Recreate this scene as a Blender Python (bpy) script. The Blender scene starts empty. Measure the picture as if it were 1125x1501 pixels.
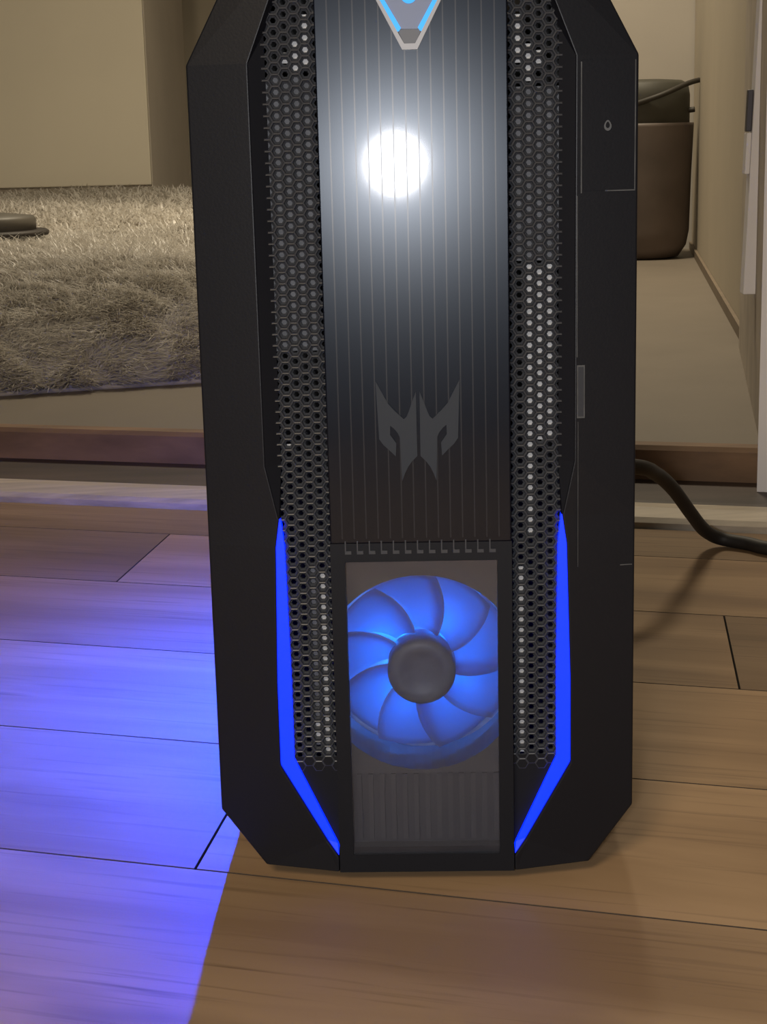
import bpy, bmesh, math, random
import numpy as np
from mathutils import Matrix, Vector

random.seed(7)
rng = np.random.default_rng(7)
scene = bpy.context.scene
COL = scene.collection

# ------------------------------------------------------------------ camera
F_PX = 2449.92
YAW, PITCH, ROLL = -0.0336942, 0.2204260, -0.0248003
CAM = Vector((0.00744187, -0.66028735, 0.31105467))
fwd = Vector((math.sin(YAW), math.cos(YAW), 0)); right = Vector((math.cos(YAW), -math.sin(YAW), 0)); up = Vector((0, 0, 1))
f2 = fwd * math.cos(PITCH) - up * math.sin(PITCH)
u2 = up * math.cos(PITCH) + fwd * math.sin(PITCH)
r3 = right * math.cos(ROLL) + u2 * math.sin(ROLL)
u3 = u2 * math.cos(ROLL) - right * math.sin(ROLL)
cd = bpy.data.cameras.new('camera'); cam = bpy.data.objects.new('camera', cd); COL.objects.link(cam)
cd.sensor_fit = 'HORIZONTAL'; cd.sensor_width = 36.0; cd.lens = F_PX / 1125 * 36.0
cd.clip_start = 0.02; cd.clip_end = 60
cam.matrix_world = Matrix(((r3.x, u3.x, -f2.x, CAM.x), (r3.y, u3.y, -f2.y, CAM.y), (r3.z, u3.z, -f2.z, CAM.z), (0, 0, 0, 1)))
scene.camera = cam

# ------------------------------------------------------------------ world, lights, exposure
scene.view_settings.view_transform = 'Standard'
scene.view_settings.look = 'None'
scene.view_settings.gamma = 1.0
scene.view_settings.use_curve_mapping = False
scene.view_settings.exposure = 0.0
w = bpy.data.worlds.new('world'); scene.world = w; w.use_nodes = True
w.node_tree.nodes['Background'].inputs[0].default_value = (1.0, 0.86, 0.68, 1)
w.node_tree.nodes['Background'].inputs[1].default_value = 0.055

def area(name, loc, size, power, color, target):
    l = bpy.data.lights.new(name, 'AREA'); l.shape = 'DISK'; l.size = size; l.energy = power; l.color = color
    o = bpy.data.objects.new(name, l); COL.objects.link(o); o.location = loc
    o.rotation_euler = (Vector(target) - Vector(loc)).to_track_quat('-Z', 'Y').to_euler()
    return o

# far room's ceiling lamp, unseen lamp behind the camera, phone's flash beside the lens
area('ceiling_lamp_far_room', (0.05, 2.5, 2.3), 0.5, 27, (1.0, 0.86, 0.63), (0.05, 2.5, 0)).data.spread = math.radians(132)
area('ceiling_lamp_near_room', (-0.5, -1.9, 1.5), 0.5, 19.0, (1.0, 0.79, 0.54), (0.05, 0.5, 0))
fl = bpy.data.lights.new('phone_flash', 'POINT'); fl.energy = 6.8; fl.color = (0.97, 0.97, 1.0); fl.shadow_soft_size = 0.021
flo = bpy.data.objects.new('phone_flash', fl); COL.objects.link(flo); flo.location = (-0.0212, -0.655, 0.291)

# ------------------------------------------------------------------ helpers
def mat(name, color, rough=0.5, metal=0.0, spec=0.5, var=0.0, scale=20.0, stretch=(1, 1, 1), bump=0.0, bscale=200.0,
        coat=0.0, coat_rough=0.05, emit=None, estr=0.0, aniso=0.0):
    m = bpy.data.materials.new(name); m.use_nodes = True
    nt = m.node_tree; b = nt.nodes['Principled BSDF']
    b.inputs['Base Color'].default_value = (*color, 1); b.inputs['Roughness'].default_value = rough
    b.inputs['Metallic'].default_value = metal; b.inputs['Specular IOR Level'].default_value = spec
    b.inputs['Coat Weight'].default_value = coat; b.inputs['Coat Roughness'].default_value = coat_rough
    b.inputs['Anisotropic'].default_value = aniso
    if emit:
        b.inputs['Emission Color'].default_value = (*emit, 1); b.inputs['Emission Strength'].default_value = estr
    if var or bump:
        tc = nt.nodes.new('ShaderNodeTexCoord'); mp = nt.nodes.new('ShaderNodeMapping')
        mp.inputs['Scale'].default_value = stretch; nt.links.new(tc.outputs['Object'], mp.inputs['Vector'])
    if var:
        n = nt.nodes.new('ShaderNodeTexNoise'); n.inputs['Scale'].default_value = scale; n.inputs['Detail'].default_value = 6
        nt.links.new(mp.outputs[0], n.inputs['Vector'])
        r = nt.nodes.new('ShaderNodeValToRGB')
        r.color_ramp.elements[0].position = 0.3; r.color_ramp.elements[1].position = 0.72
        r.color_ramp.elements[0].color = (*[c * (1 - var) for c in color], 1)
        r.color_ramp.elements[1].color = (*[min(1, c * (1 + var)) for c in color], 1)
        nt.links.new(n.outputs['Fac'], r.inputs[0]); nt.links.new(r.outputs[0], b.inputs['Base Color'])
    if bump:
        n2 = nt.nodes.new('ShaderNodeTexNoise'); n2.inputs['Scale'].default_value = bscale; n2.inputs['Detail'].default_value = 3
        nt.links.new(mp.outputs[0], n2.inputs['Vector'])
        bp = nt.nodes.new('ShaderNodeBump'); bp.inputs['Strength'].default_value = bump; bp.inputs['Distance'].default_value = 0.001
        nt.links.new(n2.outputs['Fac'], bp.inputs['Height']); nt.links.new(bp.outputs[0], b.inputs['Normal'])
    return m

def link(name, me, m, parent=None):
    o = bpy.data.objects.new(name, me); COL.objects.link(o)
    if m and not me.materials: me.materials.append(m)
    if parent: o.parent = parent
    return o

def from_py(name, v, f, m, parent=None, smooth=False, bevel=0.0, segs=2, angle=25):
    me = bpy.data.meshes.new(name); me.from_pydata([tuple(p) for p in v], [], f)
    bm = bmesh.new(); bm.from_mesh(me); bmesh.ops.remove_doubles(bm, verts=bm.verts, dist=1e-6)
    bmesh.ops.recalc_face_normals(bm, faces=bm.faces); bm.to_mesh(me); bm.free()
    if smooth:
        for p in me.polygons: p.use_smooth = True
    o = link(name, me, m, parent)
    if bevel:
        b = o.modifiers.new('bevel', 'BEVEL'); b.width = bevel; b.segments = segs; b.limit_method = 'ANGLE'; b.angle_limit = math.radians(angle)
    return o

def box_vf(a, b, base=0):
    x0, y0, z0 = a; x1, y1, z1 = b
    v = [(x0, y0, z0), (x1, y0, z0), (x1, y1, z0), (x0, y1, z0), (x0, y0, z1), (x1, y0, z1), (x1, y1, z1), (x0, y1, z1)]
    f = [(0, 3, 2, 1), (4, 5, 6, 7), (0, 1, 5, 4), (1, 2, 6, 5), (2, 3, 7, 6), (3, 0, 4, 7)]
    return v, [tuple(i + base for i in q) for q in f]

def boxes(name, bs, m, parent=None, bevel=0.0, segs=2):
    V, Fc = [], []
    for a, b in bs:
        v, f = box_vf(a, b, len(V)); V += v; Fc += f
    me = bpy.data.meshes.new(name); me.from_pydata(V, [], Fc); me.update()
    o = link(name, me, m, parent)
    if bevel:
        bb = o.modifiers.new('bevel', 'BEVEL'); bb.width = bevel; bb.segments = segs; bb.limit_method = 'ANGLE'; bb.angle_limit = 0.5
    return o

def prism(name, pts, y0, y1, m, parent=None, bevel=0.0):
    """outline in x,z extruded from y0 to y1"""
    n = len(pts)
    v = [(x, y0, z) for x, z in pts] + [(x, y1, z) for x, z in pts]
    f = [tuple(range(n)), tuple(range(2 * n - 1, n - 1, -1))] + [(i, i + n, (i + 1) % n + n, (i + 1) % n) for i in range(n)]
    return from_py(name, v, f, m, parent, bevel=bevel)

def ring_prism(name, outer, inner, y0, y1, m, parent=None):
    n = len(outer); V = []
    for ps, y in ((outer, y0), (inner, y0), (outer, y1), (inner, y1)): V += [(x, y, z) for x, z in ps]
    f = []
    for i in range(n):
        j = (i + 1) % n
        f += [(i, j, n + j, n + i), (2 * n + i, 3 * n + i, 3 * n + j, 2 * n + j), (i, 2 * n + i, 2 * n + j, j), (n + i, n + j, 3 * n + j, 3 * n + i)]
    return from_py(name, V, f, m, parent)

def circle(cx, cz, r, n=48):
    return [(cx + r * math.cos(2 * math.pi * i / n), cz + r * math.sin(2 * math.pi * i / n)) for i in range(n)]

def lathe(name, prof, m, parent=None, n=48, smooth=True):
    V, Fc = [], []
    for r, z in prof:
        for i in range(n):
            a = 2 * math.pi * i / n; V.append((r * math.cos(a), r * math.sin(a), z))
    for k in range(len(prof) - 1):
        for i in range(n):
            j = (i + 1) % n; Fc.append((k * n + i, k * n + j, (k + 1) * n + j, (k + 1) * n + i))
    Fc.append(tuple(range(n - 1, -1, -1))); Fc.append(tuple((len(prof) - 1) * n + i for i in range(n)))
    me = bpy.data.meshes.new(name); me.from_pydata(V, [], Fc); me.update()
    if smooth:
        for p in me.polygons: p.use_smooth = len(p.vertices) == 4
    return link(name, me, m, parent)

def tube(name, pts, r, m, parent=None, n=10, sub=8):
    P = [Vector(p) for p in pts]; path = []
    for i in range(len(P) - 1):
        p0 = P[max(i - 1, 0)]; p1 = P[i]; p2 = P[i + 1]; p3 = P[min(i + 2, len(P) - 1)]
        for s in range(sub):
            t = s / sub
            path.append(0.5 * ((2 * p1) + (p2 - p0) * t + (2 * p0 - 5 * p1 + 4 * p2 - p3) * t * t + (3 * p1 - p0 - 3 * p2 + p3) * t ** 3))
    path.append(P[-1]); V, Fc = [], []
    for i, p in enumerate(path):
        d = (path[min(i + 1, len(path) - 1)] - path[max(i - 1, 0)]).normalized()
        a = d.cross(Vector((0, 0, 1))); a = a.normalized() if a.length > 1e-4 else Vector((1, 0, 0)); b = d.cross(a)
        for k in range(n):
            an = 2 * math.pi * k / n; V.append(p + r * (math.cos(an) * a + math.sin(an) * b))
    for i in range(len(path) - 1):
        for k in range(n):
            j = (k + 1) % n; Fc.append((i * n + k, i * n + j, (i + 1) * n + j, (i + 1) * n + k))
    Fc.append(tuple(range(n))); Fc.append(tuple((len(path) - 1) * n + k for k in range(n)))
    me = bpy.data.meshes.new(name); me.from_pydata([tuple(v) for v in V], [], Fc); me.update()
    for p in me.polygons: p.use_smooth = True
    return link(name, me, m, parent)

def empty(name, loc=(0, 0, 0)):
    o = bpy.data.objects.new(name, None); COL.objects.link(o); o.location = loc; o.empty_display_size = 0.05; return o

def tag(o, label=None, cat=None, group=None, kind=None):
    if label: o['label'] = label
    if cat: o['category'] = cat
    if group: o['group'] = group
    if kind: o['kind'] = kind
    return o

def struct(o, label, cat): return tag(o, label, cat, kind='structure')

# ------------------------------------------------------------------ materials
def wood_mat():
    m = bpy.data.materials.new('oak_laminate'); m.use_nodes = True; nt = m.node_tree; b = nt.nodes['Principled BSDF']
    tc = nt.nodes.new('ShaderNodeTexCoord'); oi = nt.nodes.new('ShaderNodeObjectInfo')
    off = nt.nodes.new('ShaderNodeVectorMath'); off.operation = 'ADD'
    mul = nt.nodes.new('ShaderNodeMath'); mul.operation = 'MULTIPLY'; mul.inputs[1].default_value = 37.0
    nt.links.new(oi.outputs['Random'], mul.inputs[0]); nt.links.new(mul.outputs[0], off.inputs[1]); nt.links.new(tc.outputs['Object'], off.inputs[0])
    def noise(sc, scale, detail, dist=0.0):
        mp = nt.nodes.new('ShaderNodeMapping'); mp.inputs['Scale'].default_value = sc; nt.links.new(off.outputs[0], mp.inputs['Vector'])
        n = nt.nodes.new('ShaderNodeTexNoise'); n.inputs['Scale'].default_value = scale; n.inputs['Detail'].default_value = detail
        n.inputs['Distortion'].default_value = dist; nt.links.new(mp.outputs[0], n.inputs['Vector']); return n
    big = noise((0.9, 7.0, 1), 3.0, 4, 0.6); fine = noise((1.0, 26.0, 1), 9.0, 8, 0.3); blot = noise((2.0, 5.0, 1), 3.5, 3)
    def mixn(a, bb, fac, kind='MIX'):
        x = nt.nodes.new('ShaderNodeMix'); x.data_type = 'RGBA'; x.blend_type = kind
        if isinstance(fac, float): x.inputs[0].default_value = fac
        else: nt.links.new(fac, x.inputs[0])
        for s, q in ((6, a), (7, bb)):
            if isinstance(q, tuple): x.inputs[s].default_value = q
            else: nt.links.new(q, x.inputs[s])
        return x.outputs[2]
    def ramp(n, p0, p1):
        r = nt.nodes.new('ShaderNodeMapRange'); r.inputs[1].default_value = p0; r.inputs[2].default_value = p1; nt.links.new(n.outputs['Fac'], r.inputs[0]); return r.outputs[0]
    c = mixn((0.340, 0.212, 0.110, 1), (0.490, 0.320, 0.175, 1), ramp(big, 0.35, 0.65))
    c = mixn(c, (0.225, 0.138, 0.074, 1), ramp(fine, 0.56, 0.80))
    c = mixn(c, (0.255, 0.158, 0.092, 1), ramp(blot, 0.60, 0.85))
    hv = nt.nodes.new('ShaderNodeHueSaturation'); nt.links.new(c, hv.inputs['Color'])
    vr = nt.nodes.new('ShaderNodeMapRange'); vr.inputs[3].default_value = 0.86; vr.inputs[4].default_value = 1.12
    nt.links.new(oi.outputs['Random'], vr.inputs[0]); nt.links.new(vr.outputs[0], hv.inputs['Value'])
    tone = mixn(hv.outputs[0], oi.outputs['Color'], 1.0, 'MULTIPLY')
    nt.links.new(tone, b.inputs['Base Color'])
    b.inputs['Roughness'].default_value = 0.55; b.inputs['Specular IOR Level'].default_value = 0.22
    bp = nt.nodes.new('ShaderNodeBump'); bp.inputs['Strength'].default_value = 0.12; bp.inputs['Distance'].default_value = 0.0006
    nt.links.new(fine.outputs['Fac'], bp.inputs['Height']); nt.links.new(bp.outputs[0], b.inputs['Normal'])
    return m

M = {}
M['wood'] = wood_mat()
M['subfloor'] = mat('subfloor_dark', (0.035, 0.024, 0.016), 0.9, var=0.2)
M['plank_edge'] = mat('dark_plank_edge', (0.05, 0.034, 0.022), 0.8)
M['lino'] = mat('grey_beige_lino', (0.190, 0.160, 0.127), 0.55, var=0.06, scale=9, bump=0.05)
M['riser'] = mat('brown_riser_board', (0.21, 0.125, 0.070), 0.65, var=0.30, scale=7, stretch=(1, 6, 6), bump=0.1)
M['tread'] = mat('worn_brown_tread', (0.052, 0.034, 0.027), 0.55, var=0.6, scale=5, stretch=(1, 5, 5), bump=0.2)
M['nosing'] = mat('pale_wood_nosing', (0.50, 0.43, 0.34), 0.42, var=0.22, scale=9, stretch=(1, 14, 14), bump=0.1)
M['cream'] = mat('cream_wardrobe_paint', (0.84, 0.78, 0.64), 0.55, var=0.03, scale=3)
M['cream_side'] = mat('taupe_side_board', (0.84, 0.77, 0.68), 0.6, var=0.05, scale=4)  # close to the front's cream; the side looks darker because it is shaded
M['wall_grey'] = mat('grey_beige_plaster', (0.49, 0.455, 0.41), 0.8, var=0.04, scale=5, bump=0.1)
M['wall_warm'] = mat('ochre_plaster', (0.48, 0.42, 0.325), 0.8, var=0.04, scale=5, bump=0.1)
M['jamb'] = mat('scuffed_beige_jamb', (0.50, 0.44, 0.37), 0.7, var=0.16, scale=14)
M['white'] = mat('white_door_paint', (0.88, 0.87, 0.90), 0.45, var=0.03, scale=10)
M['hinge'] = mat('dark_hinge_steel', (0.10, 0.10, 0.12), 0.45, metal=0.6)
M['pot'] = mat('dark_brown_pot', (0.105, 0.080, 0.068), 0.55, var=0.3, scale=6)
M['liner'] = mat('dark_olive_liner', (0.055, 0.052, 0.040), 0.6, var=0.3, scale=8)
M['stick'] = mat('dark_stick', (0.030, 0.025, 0.019), 0.6, var=0.2)
M['soil'] = mat('dark_soil', (0.03, 0.025, 0.018), 0.9, var=0.4, scale=60)
M['disc'] = mat('dark_grey_plastic', (0.125, 0.115, 0.098), 0.5, var=0.12)
M['disc_dark'] = mat('near_black_rubber', (0.045, 0.038, 0.034), 0.6, var=0.15)
M['cable'] = mat('black_cable_rubber', (0.022, 0.019, 0.017), 0.6, var=0.1)
M['black'] = mat('black_satin_plastic', (0.008, 0.009, 0.013), 0.42, spec=0.3, bump=0.05, bscale=900)
M['black2'] = mat('black_matt_plastic', (0.006, 0.007, 0.011), 0.55, spec=0.25)
M['steel_black'] = mat('black_coated_steel', (0.022, 0.022, 0.024), 0.5, spec=0.4)
M['grille'] = mat('black_grille_plastic', (0.044, 0.049, 0.060), 0.36, spec=0.5)
M['bracket'] = mat('bare_zinc_steel', (0.56, 0.56, 0.56), 0.5, var=0.08, scale=60)
M['bracket_dim'] = mat('grey_filter_sheet', (0.15, 0.15, 0.16), 0.6, var=0.3, scale=90)
M['line'] = mat('worn_grey_edge', (0.085, 0.09, 0.095), 0.45, var=0.3, scale=120)  # lighter grey for the thin lines on the bezel
M['icon'] = mat('grey_print', (0.055, 0.058, 0.062), 0.5)
M['logo'] = mat('slate_emblem_foil', (0.026, 0.032, 0.043), 0.55, spec=0.3)
M['rim'] = mat('brushed_silver_rim', (0.30, 0.30, 0.31), 0.45, metal=0.3)
M['button'] = mat('blue_grey_button', (0.17, 0.21, 0.34), 0.40)
M['button_dark'] = mat('dark_grey_button_tip', (0.08, 0.08, 0.09), 0.4)
M['cyan'] = mat('cyan_light', (0.0, 0.2, 0.4), 0.4, emit=(0.0, 0.36, 0.95), estr=0.85)
M['led'] = mat('blue_light_guide', (0.0, 0.02, 0.3), 0.4, emit=(0.0, 0.012, 1.0), estr=3.0)
M['sidebar'] = mat('blue_side_light', (0.0, 0.02, 0.3), 0.4, emit=(0.0, 0.045, 1.0), estr=4200)
M['hub'] = mat('grey_fan_hub', (0.06, 0.075, 0.13), 0.5, var=0.1, scale=300)
M['fan_frame'] = mat('dark_grey_fan_frame', (0.050, 0.047, 0.052), 0.55)
M['duct'] = mat('charcoal_duct', (0.035, 0.035, 0.041), 0.6)
M['glass_dark'] = mat('smoked_side_glass', (0.012, 0.012, 0.014), 0.12, spec=0.5)
M['soft_foot'] = mat('black_rubber_foot', (0.012, 0.012, 0.012), 0.8)

def panel_mat():
    # glossy acrylic over fine vertical brushing: a wide soft lobe plus a sharp coat
    m = mat('black_brushed_acrylic', (0.0025, 0.004, 0.010), 0.245, spec=0.31, coat=0.22, coat_rough=0.07)
    m.node_tree.nodes['Principled BSDF'].inputs['Specular Tint'].default_value = (0.82, 0.90, 1.0, 1)
    return m
M['panel'] = panel_mat()
M['rib'] = mat('black_acrylic_rib', (0.020, 0.022, 0.029), 0.25, spec=0.36)

def blade_mat():
    m = bpy.data.materials.new('frosted_fan_plastic'); m.use_nodes = True; nt = m.node_tree; nt.nodes.clear()
    out = nt.nodes.new('ShaderNodeOutputMaterial'); d = nt.nodes.new('ShaderNodeBsdfDiffuse'); t = nt.nodes.new('ShaderNodeBsdfTranslucent'); mx = nt.nodes.new('ShaderNodeMixShader')
    d.inputs[0].default_value = (0.10, 0.13, 0.22, 1); t.inputs[0].default_value = (0.75, 0.8, 0.95, 1); mx.inputs[0].default_value = 0.62
    nt.links.new(d.outputs[0], mx.inputs[1]); nt.links.new(t.outputs[0], mx.inputs[2]); nt.links.new(mx.outputs[0], out.inputs[0]); return m
M['blade'] = blade_mat()

def pane_mat():
    m = bpy.data.materials.new('dusty_clear_acrylic'); m.use_nodes = True; nt = m.node_tree; nt.nodes.clear()
    out = nt.nodes.new('ShaderNodeOutputMaterial'); tr = nt.nodes.new('ShaderNodeBsdfTransparent'); d = nt.nodes.new('ShaderNodeBsdfDiffuse'); g = nt.nodes.new('ShaderNodeBsdfGlossy')
    tr.inputs[0].default_value = (0.86, 0.88, 0.92, 1); d.inputs[0].default_value = (0.50, 0.53, 0.70, 1); g.inputs['Roughness'].default_value = 0.12
    tc = nt.nodes.new('ShaderNodeTexCoord'); n = nt.nodes.new('ShaderNodeTexNoise'); n.inputs['Scale'].default_value = 220; n.inputs['Detail'].default_value = 5
    nt.links.new(tc.outputs['Object'], n.inputs['Vector'])
    mr = nt.nodes.new('ShaderNodeMapRange'); mr.inputs[3].default_value = 0.011; mr.inputs[4].default_value = 0.026; nt.links.new(n.outputs['Fac'], mr.inputs[0])
    m1 = nt.nodes.new('ShaderNodeMixShader'); nt.links.new(mr.outputs[0], m1.inputs[0]); nt.links.new(tr.outputs[0], m1.inputs[1]); nt.links.new(d.outputs[0], m1.inputs[2])
    m2 = nt.nodes.new('ShaderNodeMixShader'); m2.inputs[0].default_value = 0.04; nt.links.new(m1.outputs[0], m2.inputs[1]); nt.links.new(g.outputs[0], m2.inputs[2])
    nt.links.new(m2.outputs[0], out.inputs[0]); return m
M['pane'] = pane_mat()

def pile_mat():
    m = bpy.data.materials.new('cream_shag_pile'); m.use_nodes = True; nt = m.node_tree; nt.nodes.clear()
    out = nt.nodes.new('ShaderNodeOutputMaterial'); tc = nt.nodes.new('ShaderNodeTexCoord'); n = nt.nodes.new('ShaderNodeTexNoise'); n.inputs['Scale'].default_value = 22; n.inputs['Detail'].default_value = 4
    nt.links.new(tc.outputs['Object'], n.inputs['Vector']); r = nt.nodes.new('ShaderNodeValToRGB')
    r.color_ramp.elements[0].position = 0.3; r.color_ramp.elements[1].position = 0.7
    r.color_ramp.elements[0].color = (0.56, 0.52, 0.46, 1); r.color_ramp.elements[1].color = (0.72, 0.69, 0.64, 1)
    nt.links.new(n.outputs['Fac'], r.inputs[0])
    d = nt.nodes.new('ShaderNodeBsdfDiffuse'); t = nt.nodes.new('ShaderNodeBsdfTranslucent'); g = nt.nodes.new('ShaderNodeBsdfGlossy'); g.inputs['Roughness'].default_value = 0.4
    for q in (d, t): nt.links.new(r.outputs[0], q.inputs[0])
    m1 = nt.nodes.new('ShaderNodeMixShader'); m1.inputs[0].default_value = 0.4; nt.links.new(d.outputs[0], m1.inputs[1]); nt.links.new(t.outputs[0], m1.inputs[2])
    m2 = nt.nodes.new('ShaderNodeMixShader'); m2.inputs[0].default_value = 0.06; nt.links.new(m1.outputs[0], m2.inputs[1]); nt.links.new(g.outputs[0], m2.inputs[2])
    nt.links.new(m2.outputs[0], out.inputs[0]); return m
M['pile'] = pile_mat()

# ------------------------------------------------------------------ the setting
SL = -0.264                                           # how the plank seams and the threshold run: y = y0 + SL*x
TH = math.atan(SL); CT, ST = math.cos(TH), math.sin(TH)
JX = 0.11                                             # end joints run along (JX, 1)

floor = struct(boxes('floor', [((-1.9, -1.3, -0.03), (1.9, 1.3, -0.0061))], M['subfloor']), 'brown oak laminate plank floor under the black computer tower', 'floor')
PITCH_Y, Y_FIRST, Y_END = 0.153, -0.009, 0.694
known = {0: -0.102, 2: 0.177, 3: -0.228, -1: -0.55, 1: -0.50, 4: -0.47}     # x of the joint where it meets y0 of its row, seen in the photo
def plank(x0a, x1a, ya, yb):
    """ya, yb: y at x=0 of the two seams; x0a, x1a: x of the end joints on the near seam"""
    g = 0.0005; ya += g; yb -= g
    def pt(xj, ys):                                   # joint line through (xj, ya+SL*xj) along (JX,1), met with seam ys
        s = (ys - ya) / (1 - SL * JX); return (xj + JX * s, ya + SL * xj + s)
    c = [pt(x0a + g, ya), pt(x1a - g, ya), pt(x1a - g, yb), pt(x0a + g, yb)]
    cx = sum(p[0] for p in c) / 4; cy = sum(p[1] for p in c) / 4
    loc = [((x - cx) * CT + (y - cy) * ST, -(x - cx) * ST + (y - cy) * CT) for x, y in c]
    def inset(k, d):
        (x, y) = loc[k]; return (x + (d if k in (0, 3) else -d), y + (d if k in (0, 1) else -d))
    V = [(*loc[k], -0.006) for k in range(4)] + [(*loc[k], -0.0004) for k in range(4)] + [(*inset(k, 0.00015), 0.0) for k in range(4)]
    Fc = [(3, 2, 1, 0), (8, 9, 10, 11)]
    for a in (0, 4):
        Fc += [(a + i, a + (i + 1) % 4, a + 4 + (i + 1) % 4, a + 4 + i) for i in range(4)]
    me = bpy.data.meshes.new('plank'); me.from_pydata(V, [], Fc); me.update()
    me.materials.append(M['wood']); me.materials.append(M['plank_edge'])
    for i, pl in enumerate(me.polygons): pl.material_index = 0 if i == 1 else 1
    o = link('plank', me, M['wood'], floor); o.location = (cx, cy, 0); o.rotation_euler[2] = TH
    return o
LEN = 0.95
TONE = {(3, 1): 0.52, (4, 2): 0.66, (2, 2): 0.60, (2, 1): 0.82, (3, 2): 0.80, (1, 2): 0.92}      # light and dark boards; dim back floor also darkened by colour: (row, board)
for k in range(-7, 5):
    ya = Y_FIRST + k * PITCH_Y; yb = min(ya + PITCH_Y, Y_END)
    j0 = known.get(k, random.uniform(-0.9, -0.45))
    x = j0 - 2 * LEN
    for q in range(5):
        a, b = max(x, -1.6), min(x + LEN, 1.7)
        if b - a > 0.02:
            t = TONE.get((k, q), 1.0); plank(a, b, ya, yb).color = (t, t, t, 1)
        x += LEN

# threshold and raised floor of the far room; local frame: s along the step, d into the far room
O = Vector((0, 0.696, 0)); TV = Vector((CT, ST, 0)); NV = Vector((-ST, CT, 0))
def step_piece(name, prof, m, s0=-1.6, s1=1.75):
    n = len(prof); V = []
    for s in (s0, s1):
        for d, z in prof:
            p = O + TV * s + NV * d; V.append((p.x, p.y, z))
    Fc = [tuple(range(n)), tuple(range(2 * n - 1, n - 1, -1))] + [(i, (i + 1) % n, (i + 1) % n + n, i + n) for i in range(n)]
    return from_py(name, V, Fc, m)
struct(step_piece('trim_1', [(0.001, -0.006), (0.001, 0.0045), (0.006, 0.008), (0.030, 0.011), (0.046, 0.011), (0.046, -0.006)], M['nosing']), 'pale worn wooden nosing strip along the doorway threshold', 'threshold')
struct(step_piece('trim_2', [(0.046, -0.006), (0.046, 0.0085), (0.062, 0.0095), (0.148, 0.0095), (0.148, -0.006)], M['tread']), 'dark worn brown tread between nosing strip and step', 'threshold')
struct(step_piece('trim_3', [(0.148, -0.006), (0.148, 0.036), (0.152, 0.0398), (0.170, 0.0398), (0.170, -0.006)], M['riser']), 'brown wooden riser board of the low doorway step', 'step')

def poly_slab(name, pts, z0, z1, m):
    n = len(pts); V = [(x, y, z0) for x, y in pts] + [(x, y, z1) for x, y in pts]
    Fc = [tuple(range(n - 1, -1, -1)), tuple(range(n, 2 * n))] + [(i, (i + 1) % n, (i + 1) % n + n, i + n) for i in range(n)]
    return from_py(name, V, Fc, m)
def sd(s, d): p = O + TV * s + NV * d; return (p.x, p.y)
struct(poly_slab('floor_2', [sd(-1.6, 0.170), sd(0.85, 0.170), (1.0, 3.6), (0.45, 6.0), (-3.0, 6.0), (-3.0, 1.5)], -0.006, 0.0395, M['lino']), 'smooth grey beige floor of the far room behind the step', 'floor')

# far room walls
def wall_strip(name, a, b, th, z0, z1, m):
    d = Vector((b[0] - a[0], b[1] - a[1])); nn = Vector((d.y, -d.x)).normalized() * th
    return poly_slab(name, [a, b, (b[0] + nn.x, b[1] + nn.y), (a[0] + nn.x, a[1] + nn.y)], z0, z1, m)
struct(wall_strip('wall_right', (0.405, 1.475), (0.612, 3.32), 0.12, 0.0395, 2.4, M['wall_warm']), 'ochre side wall of the far room beside the dark pot', 'wall')
struct(wall_strip('baseboard_right', (0.399, 1.475), (0.606, 3.32), 0.0055, 0.0396, 0.056, mat('taupe_baseboard', (0.20, 0.155, 0.11), 0.6, var=0.1)), 'low taupe skirting strip along the ochre wall', 'baseboard')
struct(poly_slab('wall_back', [(0.20, 3.325), (0.85, 3.325), (0.85, 3.45), (0.20, 3.45)], 0.0395, 2.4, M['wall_grey']), 'grey beige wall behind the dark pot', 'wall')
struct(poly_slab('wall_far', [(-3.0, 5.75), (0.35, 5.75), (0.35, 5.9), (-3.0, 5.9)], 0.0395, 2.4, M['cream']), 'far grey beige wall behind the cream wardrobe', 'wall')
struct(poly_slab('wall_return', [(0.20, 3.45), (0.35, 3.45), (0.35, 5.75), (0.20, 5.75)], 0.0395, 2.4, M['wall_grey']), 'short wall running back from the pot corner', 'wall')
# doorway: jamb lining and white casing at the right
struct(wall_strip('wall_jamb', (0.292, 0.80), (0.3935, 1.474), 0.10, 0.0395, 2.2, M['jamb']), 'scuffed beige lining of the doorway beside the white casing', 'door frame')
ca = sd(0.2585, 0.110); cb = sd(0.345, 0.110); cc = sd(0.345, 0.1475); ce = sd(0.262, 0.1475)
struct(poly_slab('trim_4', [ca, cb, cc, ce], 0.0098, 2.2, M['white']), 'white painted door casing standing on the threshold at right', 'door casing')

struct(poly_slab('wall_front', [sd(0.345, 0.125), sd(1.75, 0.125), sd(1.75, 0.147), sd(0.345, 0.147)], 0.0098, 2.4, M['wall_warm']), 'ochre wall of the near room beside the white door casing', 'wall')

# door leaf folded against the jamb, with its hinge
door = struct(empty('door_1', (0.315, 1.0, 0.153)), 'white door edge with dark hinge raised above the floor by the jamb', 'door')
def lean(z): return (z - 0.153) * 0.035
def leaf(name, x0, x1, y0, y1, z0, z1, m):
    V = [];
    for z in (z0, z1):
        for x, y in ((x0, y0), (x1, y0), (x1, y1), (x0, y1)): V.append((x + lean(z) - 0.315, y - 1.0, z - 0.153))
    return from_py(name, V, [(3, 2, 1, 0), (4, 5, 6, 7), (0, 1, 5, 4), (1, 2, 6, 5), (2, 3, 7, 6), (3, 0, 4, 7)], m, door, bevel=0.001)
leaf('door_leaf', 0.3080, 0.3215, 0.985, 1.003, 0.153, 2.05, M['white'])
leaf('hinge', 0.3025, 0.3078, 0.988, 0.997, 0.308, 0.347, M['hinge'])
leaf('hinge_cover', 0.3030, 0.3078, 0.986, 1.000, 0.268, 0.307, M['white'])

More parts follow.
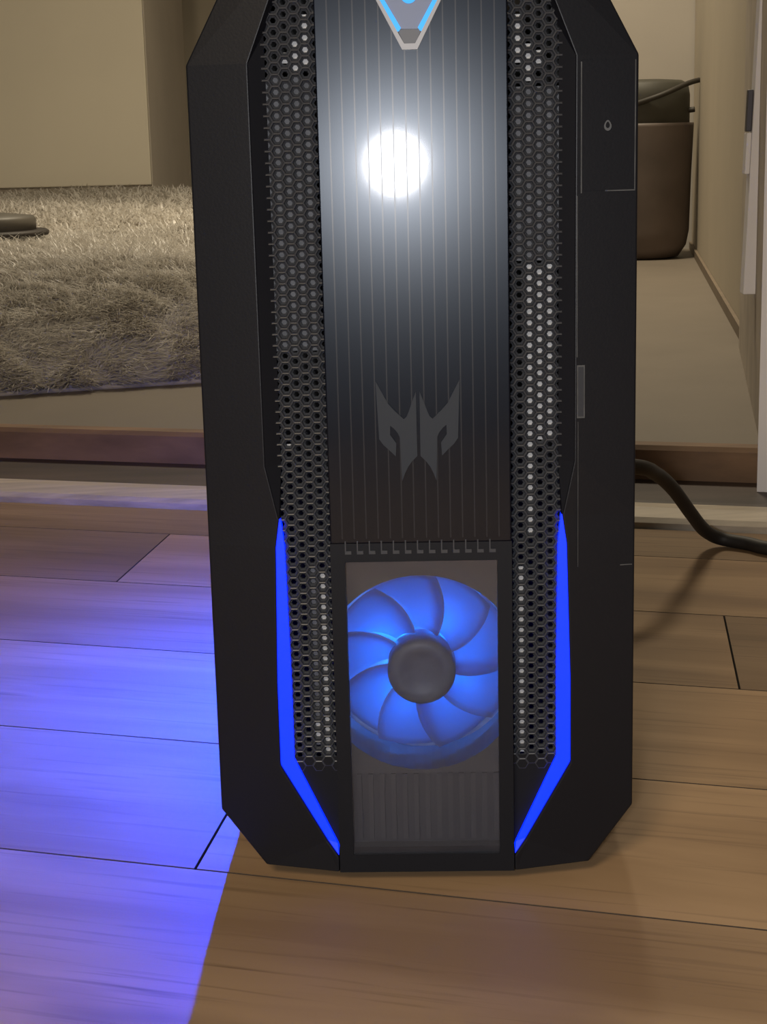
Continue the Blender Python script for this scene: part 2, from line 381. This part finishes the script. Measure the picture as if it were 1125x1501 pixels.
# ------------------------------------------------------------------ wardrobe (cream front, pale side)
wd = tag(empty('wardrobe', (-1.25, 4.4, 0.0395)), 'cream fronted wardrobe with taupe side board behind the shaggy rug', 'wardrobe')
boxes('carcass', [((-0.45, 0.022, 0.10), (0.4185, 0.82, 2.0))], M['cream_side'], wd, bevel=0.002)
boxes('plinth', [((-0.43, 0.05, 0.0), (0.40, 0.80, 0.10))], M['subfloor'], wd)
boxes('door', [((-0.45, 0.0, 0.150), (0.418, 0.020, 2.0))], M['cream'], wd, bevel=0.003)

# ------------------------------------------------------------------ shaggy rug on a soft pad
RA, RB_, RC, RD = (np.array(p) for p in ((-1.70, 0.77), (-0.06, 1.315), (-0.25, 4.33), (-2.60, 4.33)))   # near left, near right, far right, far left in plan
rug = tag(empty('shaggy_rug', (0, 0, 0.0395)), 'thick cream shaggy rug spread in front of the cream wardrobe', 'rug')
def rug_xy(u, v):
    u = np.asarray(u)[..., None]; v = np.asarray(v)[..., None]
    return (RA * (1 - u) + RB_ * u) * (1 - v) + (RD * (1 - u) + RC * u) * v
def rug_h(u, v):
    d = v * 3.2; e = np.minimum(d, (1 - u) * 1.8)                       # distance to the front or right edge
    e = np.clip(e, 0, None)
    rise = 0.098 * (1 - np.exp(-e / 0.075)) + 0.010 * np.clip(e / 0.3, 0, 1)
    return 0.004 + rise + 0.016 * np.clip((d - 0.6) / 2.4, 0, 1) + 0.006 * np.sin(u * 16 + d * 5) * np.clip(e / 0.2, 0, 1)
ns, nd = 60, 60
uu = np.linspace(0, 1, ns); vv = np.concatenate([np.linspace(0, 0.1, 25), np.linspace(0.1, 1, nd - 25 + 1)[1:]])
V = []; Fc = []
for i, u in enumerate(uu):
    for j, v in enumerate(vv):
        p = rug_xy(u, v); V.append((p[0], p[1], float(rug_h(u, v))))
for i in range(ns - 1):
    for j in range(nd - 1): a = i * nd + j; Fc.append((a, a + nd, a + nd + 1, a + 1))
nb = len(V)
for v in list(V): V.append((v[0], v[1], 0.0))
Fc += [tuple(nb + q for q in reversed(f)) for f in Fc[:]]
for i in range(ns - 1):
    Fc.append((i * nd, i * nd + nb, (i + 1) * nd + nb, (i + 1) * nd)); a = i * nd + nd - 1; Fc.append((a, a + nd, a + nd + nb, a + nb))
for j in range(nd - 1):
    Fc.append((j, j + 1, j + 1 + nb, j + nb)); a = (ns - 1) * nd + j; Fc.append((a, a + nb, a + 1 + nb, a + 1))
from_py('backing', V, Fc, mat('cream_rug_backing', (0.50, 0.455, 0.39), 0.8, var=0.06), rug, smooth=True)
def blades(n, u0, u1, v0, v1, length, width):
    u = rng.uniform(u0, u1, n); v = rng.uniform(v0, v1, n)
    h = rug_h(u, v); e = 1e-3; p0 = rug_xy(u, v)
    P = np.concatenate([p0, h[:, None]], 1)
    Pu = np.concatenate([rug_xy(u - e, v), rug_h(u - e, v)[:, None]], 1) - P; Pv = np.concatenate([rug_xy(u, v + e), rug_h(u, v + e)[:, None]], 1) - P
    N = np.cross(Pv, Pu); N /= np.linalg.norm(N, axis=1)[:, None]; N *= np.sign(N[:, 2:3])
    x, y = P[:, 0], P[:, 1]
    ph = 6.28 * (0.5 + 0.5 * np.sin(x * 31 + 3 * np.sin(y * 37)) * np.cos(y * 27 + 2 * np.sin(x * 23))) + rng.normal(0, 1.0, n)     # tufts lean together
    T = np.stack([np.cos(ph), np.sin(ph), rng.normal(0, 0.2, n)], 1)
    L = length * rng.uniform(0.6, 1.2, n)[:, None]
    mid = P + N * L * 0.50 + T * L * 0.35; tip = P + N * L * 0.55 + T * L * 1.0
    tip[:, 2] = np.maximum(tip[:, 2], 0.001); mid[:, 2] = np.maximum(mid[:, 2], 0.001)
    S = np.cross(T, N); S /= np.linalg.norm(S, axis=1)[:, None] + 1e-9; S *= (width * rng.uniform(0.6, 1.3, n))[:, None]
    return np.stack([P - S, P + S, mid - S * 0.8, mid + S * 0.8, tip], 1).reshape(-1, 3)
parts = [blades(14000, 0.62, 1.0, 0.0, 0.006, 0.020, 0.0007), blades(90000, 0.62, 1.0, 0.0, 0.10, 0.024, 0.0006), blades(60000, 0.5, 1.0, 0.08, 0.35, 0.026, 0.0010), blades(40000, 0.3, 1.0, 0.33, 1.0, 0.028, 0.0020)]
co = np.concatenate(parts).astype(np.float32); nbld = len(co) // 5
me = bpy.data.meshes.new('pile'); me.vertices.add(len(co)); me.vertices.foreach_set('co', co.ravel())
base = (np.arange(nbld) * 5)[:, None]
loops = np.concatenate([base + np.array([0, 1, 3, 2]), base + np.array([2, 3, 4])], 1).ravel().astype(np.int32)
me.loops.add(len(loops)); me.loops.foreach_set('vertex_index', loops)
starts = np.stack([np.arange(nbld) * 7, np.arange(nbld) * 7 + 4], 1).ravel().astype(np.int32)
me.polygons.add(len(starts)); me.polygons.foreach_set('loop_start', starts)
me.update(calc_edges=True); me.validate()
tag(link('pile', me, M['pile'], rug), kind='stuff')

# low round grey base resting on the rug at the left edge of the picture
dz = float(0.0395 + 0.133)
disc = tag(empty('round_stand_base', (-0.705, 2.02, dz)), 'low round dark grey base lying on the shaggy rug', 'stand base')
lathe('flange', [(0.096, 0.0), (0.098, 0.003), (0.098, 0.006), (0.094, 0.009)], M['disc_dark'], disc)
lathe('drum', [(0.078, 0.009), (0.078, 0.026), (0.074, 0.031), (0.030, 0.036)], M['disc'], disc)

# ------------------------------------------------------------------ dark pot in the corner
pot = tag(empty('plant_pot', (0.465, 3.06, 0.0395)), 'dark brown round pot with olive liner in the far corner', 'pot')
lathe('body', [(0.060, 0.0), (0.078, 0.004), (0.094, 0.028), (0.100, 0.06), (0.103, 0.18), (0.107, 0.280), (0.107, 0.287), (0.099, 0.287)], M['pot'], pot)
lathe('liner', [(0.090, 0.27), (0.098, 0.28), (0.098, 0.345), (0.094, 0.368), (0.080, 0.376), (0.040, 0.379)], M['liner'], pot)
tube('stick', [(-0.06, -0.085, 0.318), (0.02, -0.108, 0.343), (0.08, -0.078, 0.366), (0.110, -0.05, 0.374)], 0.0055, M['stick'], pot)
tube('handle_lug', [(0.088, -0.03, 0.312), (0.104, -0.035, 0.314)], 0.006, M['stick'], pot)

# ------------------------------------------------------------------ computer tower (mm -> m)
tower = tag(empty('computer_tower', (0, 0, 0)), 'black gaming computer tower with glowing blue light strips standing on the floor', 'computer')
mm = 0.001
def P3(x, y, z): return (x * mm, y * mm, z * mm)
prism('case_body', [(x * mm, z * mm) for x, z in ((-68.5, 8.2), (68.5, 8.2), (86.4, 33), (86.4, 339), (58, 391.5), (-58, 391.5), (-86.4, 339), (-86.4, 33))], 0.062, 0.387, M['steel_black'], tower)
boxes('side_glass', [(P3(-87.3, 75, 36), P3(-86.4, 372, 336))], M['glass_dark'], tower)
for sx in (-1, 1):
    for y in (85, 350): lathe('foot', [(0.012, 0.0), (0.013, 0.001), (0.013, 0.006), (0.012, 0.007)], M['soft_foot'], tower, n=20).location = (sx * 0.062, y * mm, 0)
lb = boxes('side_light_bar', [(P3(-90.2, 115, 199.6), P3(-88.0, 372, 200.0))], M['sidebar'], tower)  # added light, out of view, that throws the blue on the left floor
boxes('side_light_mount', [(P3(-90.3, 114, 200.0), P3(-87.3, 373, 204)), (P3(-88.0, 114, 198.0), P3(-87.3, 373, 200)), (P3(-90.4, 114, 199.0), P3(-90.25, 373, 200)), (P3(-90.4, 372.2, 198.6), P3(-88.0, 373, 200))], M['black2'], tower)  # added hood that turns the blue down, off the step and rug

OUT = [(37.3, 0.3, 6.0), (69.0, 5.2, 7.6), (87.5, 7, 32.5), (87.5, 7, 90), (87.5, 7, 149), (87.5, 7, 159), (87.5, 7, 182), (87.5, 7, 340), (59, 7, 393), (36.8, 0.3, 393)]
INN = [(37.3, 0.3, 12.8), (42.0, 1.5, 19.6), (61.0, 2.5, 53.6), (61.0, 2.5, 90), (59.5, 2.5, 148), (57.7, 2.5, 160), (62.4, 2.5, 182), (62.9, 2.5, 340), (47, 2.5, 380), (36.8, 0.3, 388)]
MSH = [(37.3, 3.5, 16.0), (38.0, 5, 18.0), (55.2, 6.5, 56.0), (55.2, 6.5, 90), (56.0, 6.5, 148), (57.2, 6.5, 160), (56.3, 6.5, 182), (56.8, 6.5, 351), (47.5, 6.5, 376), (36.8, 6.5, 385)]
for sx in (-1, 1):
    n = len(OUT); V = []; Fc = []
    for L, ys in ((OUT, None), (INN, None), (INN, 12), (OUT, 64)):
        for x, y, z in L: V.append(P3(sx * x, ys if ys else y, z))
    for i in range(n - 1):
        Fc += [(i, i + 1, n + i + 1, n + i), (n + i, n + i + 1, 2 * n + i + 1, 2 * n + i), (i, 3 * n + i, 3 * n + i + 1, i + 1)]
    Fc += [(0, n, 2 * n, 3 * n), (n - 1, 4 * n - 1, 3 * n - 1, 2 * n - 1)]
    wing = from_py('front_bezel', V, Fc, M['black'], tower, bevel=0.0007, segs=3, angle=12)
    # sloping inner lip above the light strip, down to the grille
    V = []; Fc = []
    idx = [5, 6, 7, 8, 9]
    for i in idx:
        x, y, z = INN[i]; a, b, c = MSH[i]
        V += [P3(sx * x, y + 0.4, z), P3(sx * a, b, c), P3(sx * (a + 0.3), b + 4, c)]
    for q in range(len(idx) - 1):
        Fc += [(3 * q, 3 * q + 3, 3 * q + 4, 3 * q + 1), (3 * q + 1, 3 * q + 4, 3 * q + 5, 3 * q + 2)]
    from_py('bezel_lip', V, Fc, M['black2'], tower)
    # blue light guide in the groove
    V = []; Fc = []
    for i in range(6):
        x, y, z = INN[i]; a, b, c = MSH[i]
        V += [P3(sx * (x + 0.2), y + 1.8, z), P3(sx * a, max(y + 1.8, b - 2.4), c), P3(sx * (x + .2), y + 6, z), P3(sx * a, y + 6, c)]
    for q in range(5):
        Fc += [(4 * q, 4 * q + 4, 4 * q + 5, 4 * q + 1), (4 * q + 1, 4 * q + 5, 4 * q + 7, 4 * q + 3)]
    tag(from_py('light_strip', V, Fc, M['led'], tower), 'glowing blue light strip')

# hexagonal grilles
CX, CZ = 4.0, 4.47
def mesh_edge(z):
    zs = [p[2] for p in MSH]; xs = [p[0] for p in MSH]; return float(np.interp(z, zs, xs))
for sx in (-1, 1):
    V = []; Fc = []
    for i in range(0, 6):
        x = 37.0 + CX * i
        for k in range(0, 90):
            z = 52.0 + CZ * k + (CZ / 2 if (i + (sx > 0)) % 2 else 0)
            if z > 384 or x > mesh_edge(z) + 2.2: continue
            b0 = len(V); yf, yb = 5.8, 8.4
            RX, RZ = CX / 1.5, CZ / math.sqrt(3)
            ox = sx * x
            def ring(r, y, dz=0):
                for q in range(6):
                    an = math.radians(60 * q); V.append(P3(ox + r * RX * math.cos(an), y, z + dz + r * RZ * math.sin(an)))
            ring(1.0, yf); ring(0.86, yf - 0.15); ring(0.74, yf + 0.9); ring(0.45, yf + 1.5); ring(0.45, yb)
            for l in range(4):
                for q in range(6): Fc.append((b0 + l * 6 + q, b0 + l * 6 + (q + 1) % 6, b0 + (l + 1) * 6 + (q + 1) % 6, b0 + (l + 1) * 6 + q))
    me = bpy.data.meshes.new('hex_grille'); me.from_pydata(V, [], Fc); me.update()
    link('hex_grille', me, M['grille'], tower)
    # plain lower end of the grille, without holes
    V = [P3(sx * x, y, z) for x, y, z in ((37, 5.8, 14), (39, 5.8, 18), (57, 5.8, 53.2), (57, 5.8, 56), (37, 5.8, 56))]
    from_py('grille_end', V, [(0, 1, 2, 3, 4)], M['black2'], tower)
# plates added behind the grilles to give bright and dim dots in the holes
yb0, yb1 = 9.2, 9.8
for r in [(43.2, 55, 190, 260.5), (43.2, 46.8, 150, 190), (39.2, 43, 56, 137), (47.2, 50.8, 337.5, 342.5), (43.2, 46.8, 331, 345), (39.2, 42.8, 338, 356), (-50.8, -47.2, 340, 344), (-46.8, -43.2, 336, 350), (-42.8, -39.2, 338, 358), (-42.9, -39.2, 57, 137), (-47, -43, 62, 70), (-54, -51.4, 187.4, 190)]:
    boxes('inner_bracket', [(P3(r[0], yb0, r[2]), P3(r[1], yb1, r[3]))], M['bracket'], tower)
for r in [(39.0, 57, 262, 329), (-57, -39.0, 228, 335), (-46.9, -43.1, 60, 140)]:
    boxes('filter_sheet', [(P3(r[0], yb0 + .8, r[2]), P3(r[1], yb1 + .8, r[3]))], M['bracket_dim'], tower)

# centre panel with ribs
panel = boxes('centre_panel', [(P3(-36.8, 0, 150), P3(36.8, 10, 393))], M['panel'], tower, bevel=0.0005)
RB = 4.9; rib_me = None
for i in range(14):
    x = -31.85 + RB * i
    if rib_me is None:
        rib_me = o = boxes('rib', [(P3(-0.26, -0.06, 152), P3(0.26, 0.0, 393))], M['rib'], panel)
    else:
        o = rib_me.copy(); COL.objects.link(o)
    o.location = (x * mm, 0, 0)
lip = None
for i in range(13):
    x = -31.85 + RB * i
    if lip is None:
        lip = boxes('rib_end', [(P3(0.9, -0.5, 145.6), P3(RB - 1.4, 0.3, 147.0)), (P3(0.9, -0.5, 147.0), P3(1.4, 0.2, 151))], M['grille'], panel); o = lip
    else: o = lip.copy(); COL.objects.link(o)
    o.location = (x * mm, 0, 0)

# emblem
def emb(pts):
    return [((x - 552) / 5.92 / 3.712 * 1.0, 216.5 - (y - 160) / 5.92 / 3.61) for x, y in pts]
half = [(185, 160), (215, 215), (245, 270), (290, 355), (350, 420), (425, 490), (450, 470), (470, 425), (500, 345), (536, 255), (538, 812), (490, 858), (455, 905), (425, 965), (400, 1030), (388, 650), (370, 610), (335, 568), (305, 545), (303, 625), (355, 698), (348, 812), (290, 755), (240, 710), (205, 660)]
emblem = empty('emblem'); emblem.parent = tower
for sx in (1, -1):
    prism('emblem_half', [(sx * x * mm, z * mm) for x, z in emb(half)], -0.00085, -0.0002, M['logo'], emblem)

# power button
pb = empty('power_button'); pb.parent = tower
ro = [(-2.9, 343.4), (2.9, 343.4), (12.6, 362), (23.5, 383), (17, 391), (-17, 391), (-23.5, 383), (-12.6, 362)]
ri = [(-2.1, 345.6), (2.1, 345.6), (11.2, 362), (21.8, 382.6), (16.2, 389.4), (-16.2, 389.4), (-21.8, 382.6), (-11.2, 362)]
sc = lambda ps: [(x * mm - 0.0004, z * mm) for x, z in ps]
ring_prism('rim', sc(ro), sc(ri), -0.0026, 0.0004, M['rim'], pb)
prism('button_face', sc([(-3.4, 351.0), (3.4, 351.0), (9.6, 362), (20.0, 382.4), (15.4, 388), (-15.4, 388), (-20.0, 382.4), (-9.6, 362)]), -0.0016, 0.0004, M['button'], pb)
prism('button_tip', sc([(-2.1, 345.6), (2.1, 345.6), (4.6, 350.8), (-4.6, 350.8)]), -0.0013, 0.0004, M['button_dark'], pb)
for sx in (-1, 1):
    prism('light_line', sc([(sx * 4.0, 350.2), (sx * 4.9, 350.0), (sx * 11.4, 362.0), (sx * 21.6, 382.4), (sx * 20.2, 382.4), (sx * 9.4, 362.0), (sx * 3.2, 351.4)]), -0.0020, 0.0, M['cyan'], pb)
c0 = circle(0, 363.2, 3.0, 32); c1 = circle(0, 363.2, 1.5, 32)
ring_prism('power_ring', sc(c0), sc(c1), -0.0019, 0.0, M['cyan'], pb)

# side cover, lines, icon and eject button on the right bezel
def bez_y(x): return 2.5 + (x - 62.9) / (87.5 - 62.9) * 4.5
def on_bezel(name, x0, x1, z0, z1, m, proud=0.25, parent=tower, deep=0.6):
    V = []
    for z in (z0, z1):
        for x in (x0, x1):
            for dy in (-proud, deep): V.append(P3(x, bez_y(x) + dy, z))
    Fc = [(0, 4, 6, 2), (1, 3, 7, 5), (0, 1, 5, 4), (2, 6, 7, 3), (0, 2, 3, 1), (4, 5, 7, 6)]
    return from_py(name, V, Fc, m, parent)
cover = on_bezel('drive_cover', 65.4, 86.0, 289, 338, M['black'], 0.5)
on_bezel('cover_edge', 64.9, 65.35, 288, 337.5, M['line'], 0.45, cover); on_bezel('cover_edge', 86.05, 86.45, 289, 338, M['line'], 0.45, cover); on_bezel('cover_edge', 74.5, 86.4, 288.5, 288.95, M['line'], 0.45, cover)
on_bezel('bezel_line', 63.4, 63.7, 224, 287, M['line'], 0.15); on_bezel('bezel_line', 63.9, 64.1, 138, 198, M['line'], 0.08)
ej = on_bezel('eject_button', 63.5, 66.7, 199.5, 220.8, M['line'], 0.2); on_bezel('button_inset', 64.0, 66.2, 200.2, 220.1, M['grille'], 0.3, ej)
on_bezel('scuff', 81.5, 86.5, 137.6, 138.0, M['line'], 0.12)
no = 20; o_, i_ = [], []
for q in range(no):
    a = 2 * math.pi * q / no; k = 1 + 0.35 * max(0, math.sin(a)) ** 3
    o_.append((75.4 + 1.45 * math.cos(a), 313.2 + 1.75 * k * math.sin(a))); i_.append((75.4 + 0.8 * math.cos(a), 313.5 + 1.05 * k * math.sin(a)))
ring_prism('cover_icon', [(x * mm, z * mm) for x, z in o_], [(x * mm, z * mm) for x, z in i_], (bez_y(75.4) - 0.95) * mm, (bez_y(75.4) + 0.2) * mm, M['icon'], cover)

# window with frame, duct and lit fan
wf = boxes('window_frame', [(P3(-37.0, 0, 6), P3(-31.1, 8, 150)), (P3(31.1, 0, 6), P3(37.0, 8, 150)), (P3(-31.1, 0, 6), P3(31.1, 8, 14)), (P3(-31.1, 0, 142.2), P3(31.1, 8, 150))], M['black2'], tower)
boxes('window_pane', [(P3(-31.1, 1.2, 14), P3(31.1, 2.4, 142.2))], M['pane'], tower)
boxes('fan_duct', [(P3(-36, 8, 8), P3(-34.5, 62, 150)), (P3(34.5, 8, 8), P3(36, 62, 150)), (P3(-34.5, 8, 8), P3(34.5, 62, 12)), (P3(-34.5, 8, 146), P3(34.5, 62, 150))], M['duct'], tower)
FX, FZ, FR = -0.9, 89.6, 39.8
fan = empty('cooling_fan', P3(FX, 0, FZ)); fan.parent = tower
# frame plate with round opening, clipped to the duct
n = 72; Vo = []; Vi = []
for q in range(n):
    a = 2 * math.pi * q / n; c, s = math.cos(a), math.sin(a)
    t = 1e9
    for lim, comp in ((34.4 - FX * (1 if c > 0 else -1), abs(c)), ((56.8 if s > 0 else 44.5), abs(s))):
        if comp > 1e-6: t = min(t, lim / comp)
    r = min(FR + 3.2, t - 0.02); Vi.append((r * c, r * s)); Vo.append((t * c, t * s))
ring_prism('fan_frame', [(x * mm, z * mm) for x, z in Vo], [(x * mm, z * mm) for x, z in Vi], 0.014, 0.042, M['fan_frame'], fan)
slat = boxes('fan_grille_slat', [(P3(-33.6, 16, 14 - FZ), P3(-31.6, 18, 44 - FZ))], M['fan_frame'], fan)
for i in range(1, 14):
    o = slat.copy(); COL.objects.link(o); o.location = (4.9 * i * mm, 0, 0)
boxes('lower_plate', [(P3(-34.4, 18, 12 - FZ), P3(35, 20, 45 - FZ))], M['duct'], fan)
hb = lathe('hub', [(0.0146, 0.0), (0.0146, 0.014), (0.0138, 0.0158), (0.009, 0.0164), (0.0086, 0.0160), (0.003, 0.0160)], M['hub'], fan); hb.rotation_euler = (math.pi / 2, 0, 0); hb.location = (0, 0.036, -0.0015)
NB = 9; bl = None
for q in range(NB):
    if bl is None:
        V = []; Fc = []; nr, na = 10, 8
        for i in range(nr + 1):
            r = 14 + (FR - 0.8 - 14) * i / nr; sweep = 0.42 * (i / nr) ** 1.3; half_w = 0.36 + 0.06 * i / nr
            for j in range(na + 1):
                u = j / na * 2 - 1; a = sweep + u * half_w
                V.append(P3(r * math.cos(a), 33 + u * 4.6 + 1.2 * (1 - u * u), r * math.sin(a)))
        for i in range(nr):
            for j in range(na): a = i * (na + 1) + j; Fc.append((a, a + 1, a + na + 2, a + na + 1))
        bl = from_py('fan_blade', V, Fc, M['blade'], fan, smooth=True); o = bl
        sm = bl.modifiers.new('solid', 'SOLIDIFY'); sm.thickness = 0.0008
    else: o = bl.copy(); COL.objects.link(o)
    o.rotation_euler = (0, -2 * math.pi * q / NB, 0)
boxes('fan_back_plate', [(P3(-34.4, 54, 12 - FZ), P3(35, 56, 146 - FZ))], mat('pale_vent_plate', (0.30, 0.32, 0.36), 0.5, var=0.3, scale=120), fan)
for q, (a, e) in enumerate(((50, 1.0), (140, 0.9), (230, 0.7), (320, 0.5))):
    l = bpy.data.lights.new('fan_light', 'POINT'); l.energy = 0.066 * e; l.color = (0.0, 0.20, 1.0); l.shadow_soft_size = 0.003
    o = bpy.data.objects.new('fan_light', l); COL.objects.link(o); o.parent = fan
    o.location = (0.020 * math.cos(math.radians(a)), 0.048, 0.020 * math.sin(math.radians(a)))

# ------------------------------------------------------------------ power cable
tag(tube('power_cable', [(0.05, 0.389, 0.10), (0.09, 0.41, 0.100), (0.141, 0.452, 0.090), (0.160, 0.49, 0.077), (0.176, 0.52, 0.060), (0.193, 0.55, 0.036), (0.208, 0.575, 0.016), (0.222, 0.584, 0.0068), (0.240, 0.574, 0.0052), (0.262, 0.552, 0.0052), (0.34, 0.53, 0.0052), (0.55, 0.50, 0.0052)], 0.0052, M['cable'], n=12),
    'black power cable curving from behind the tower onto the floor', 'cable')
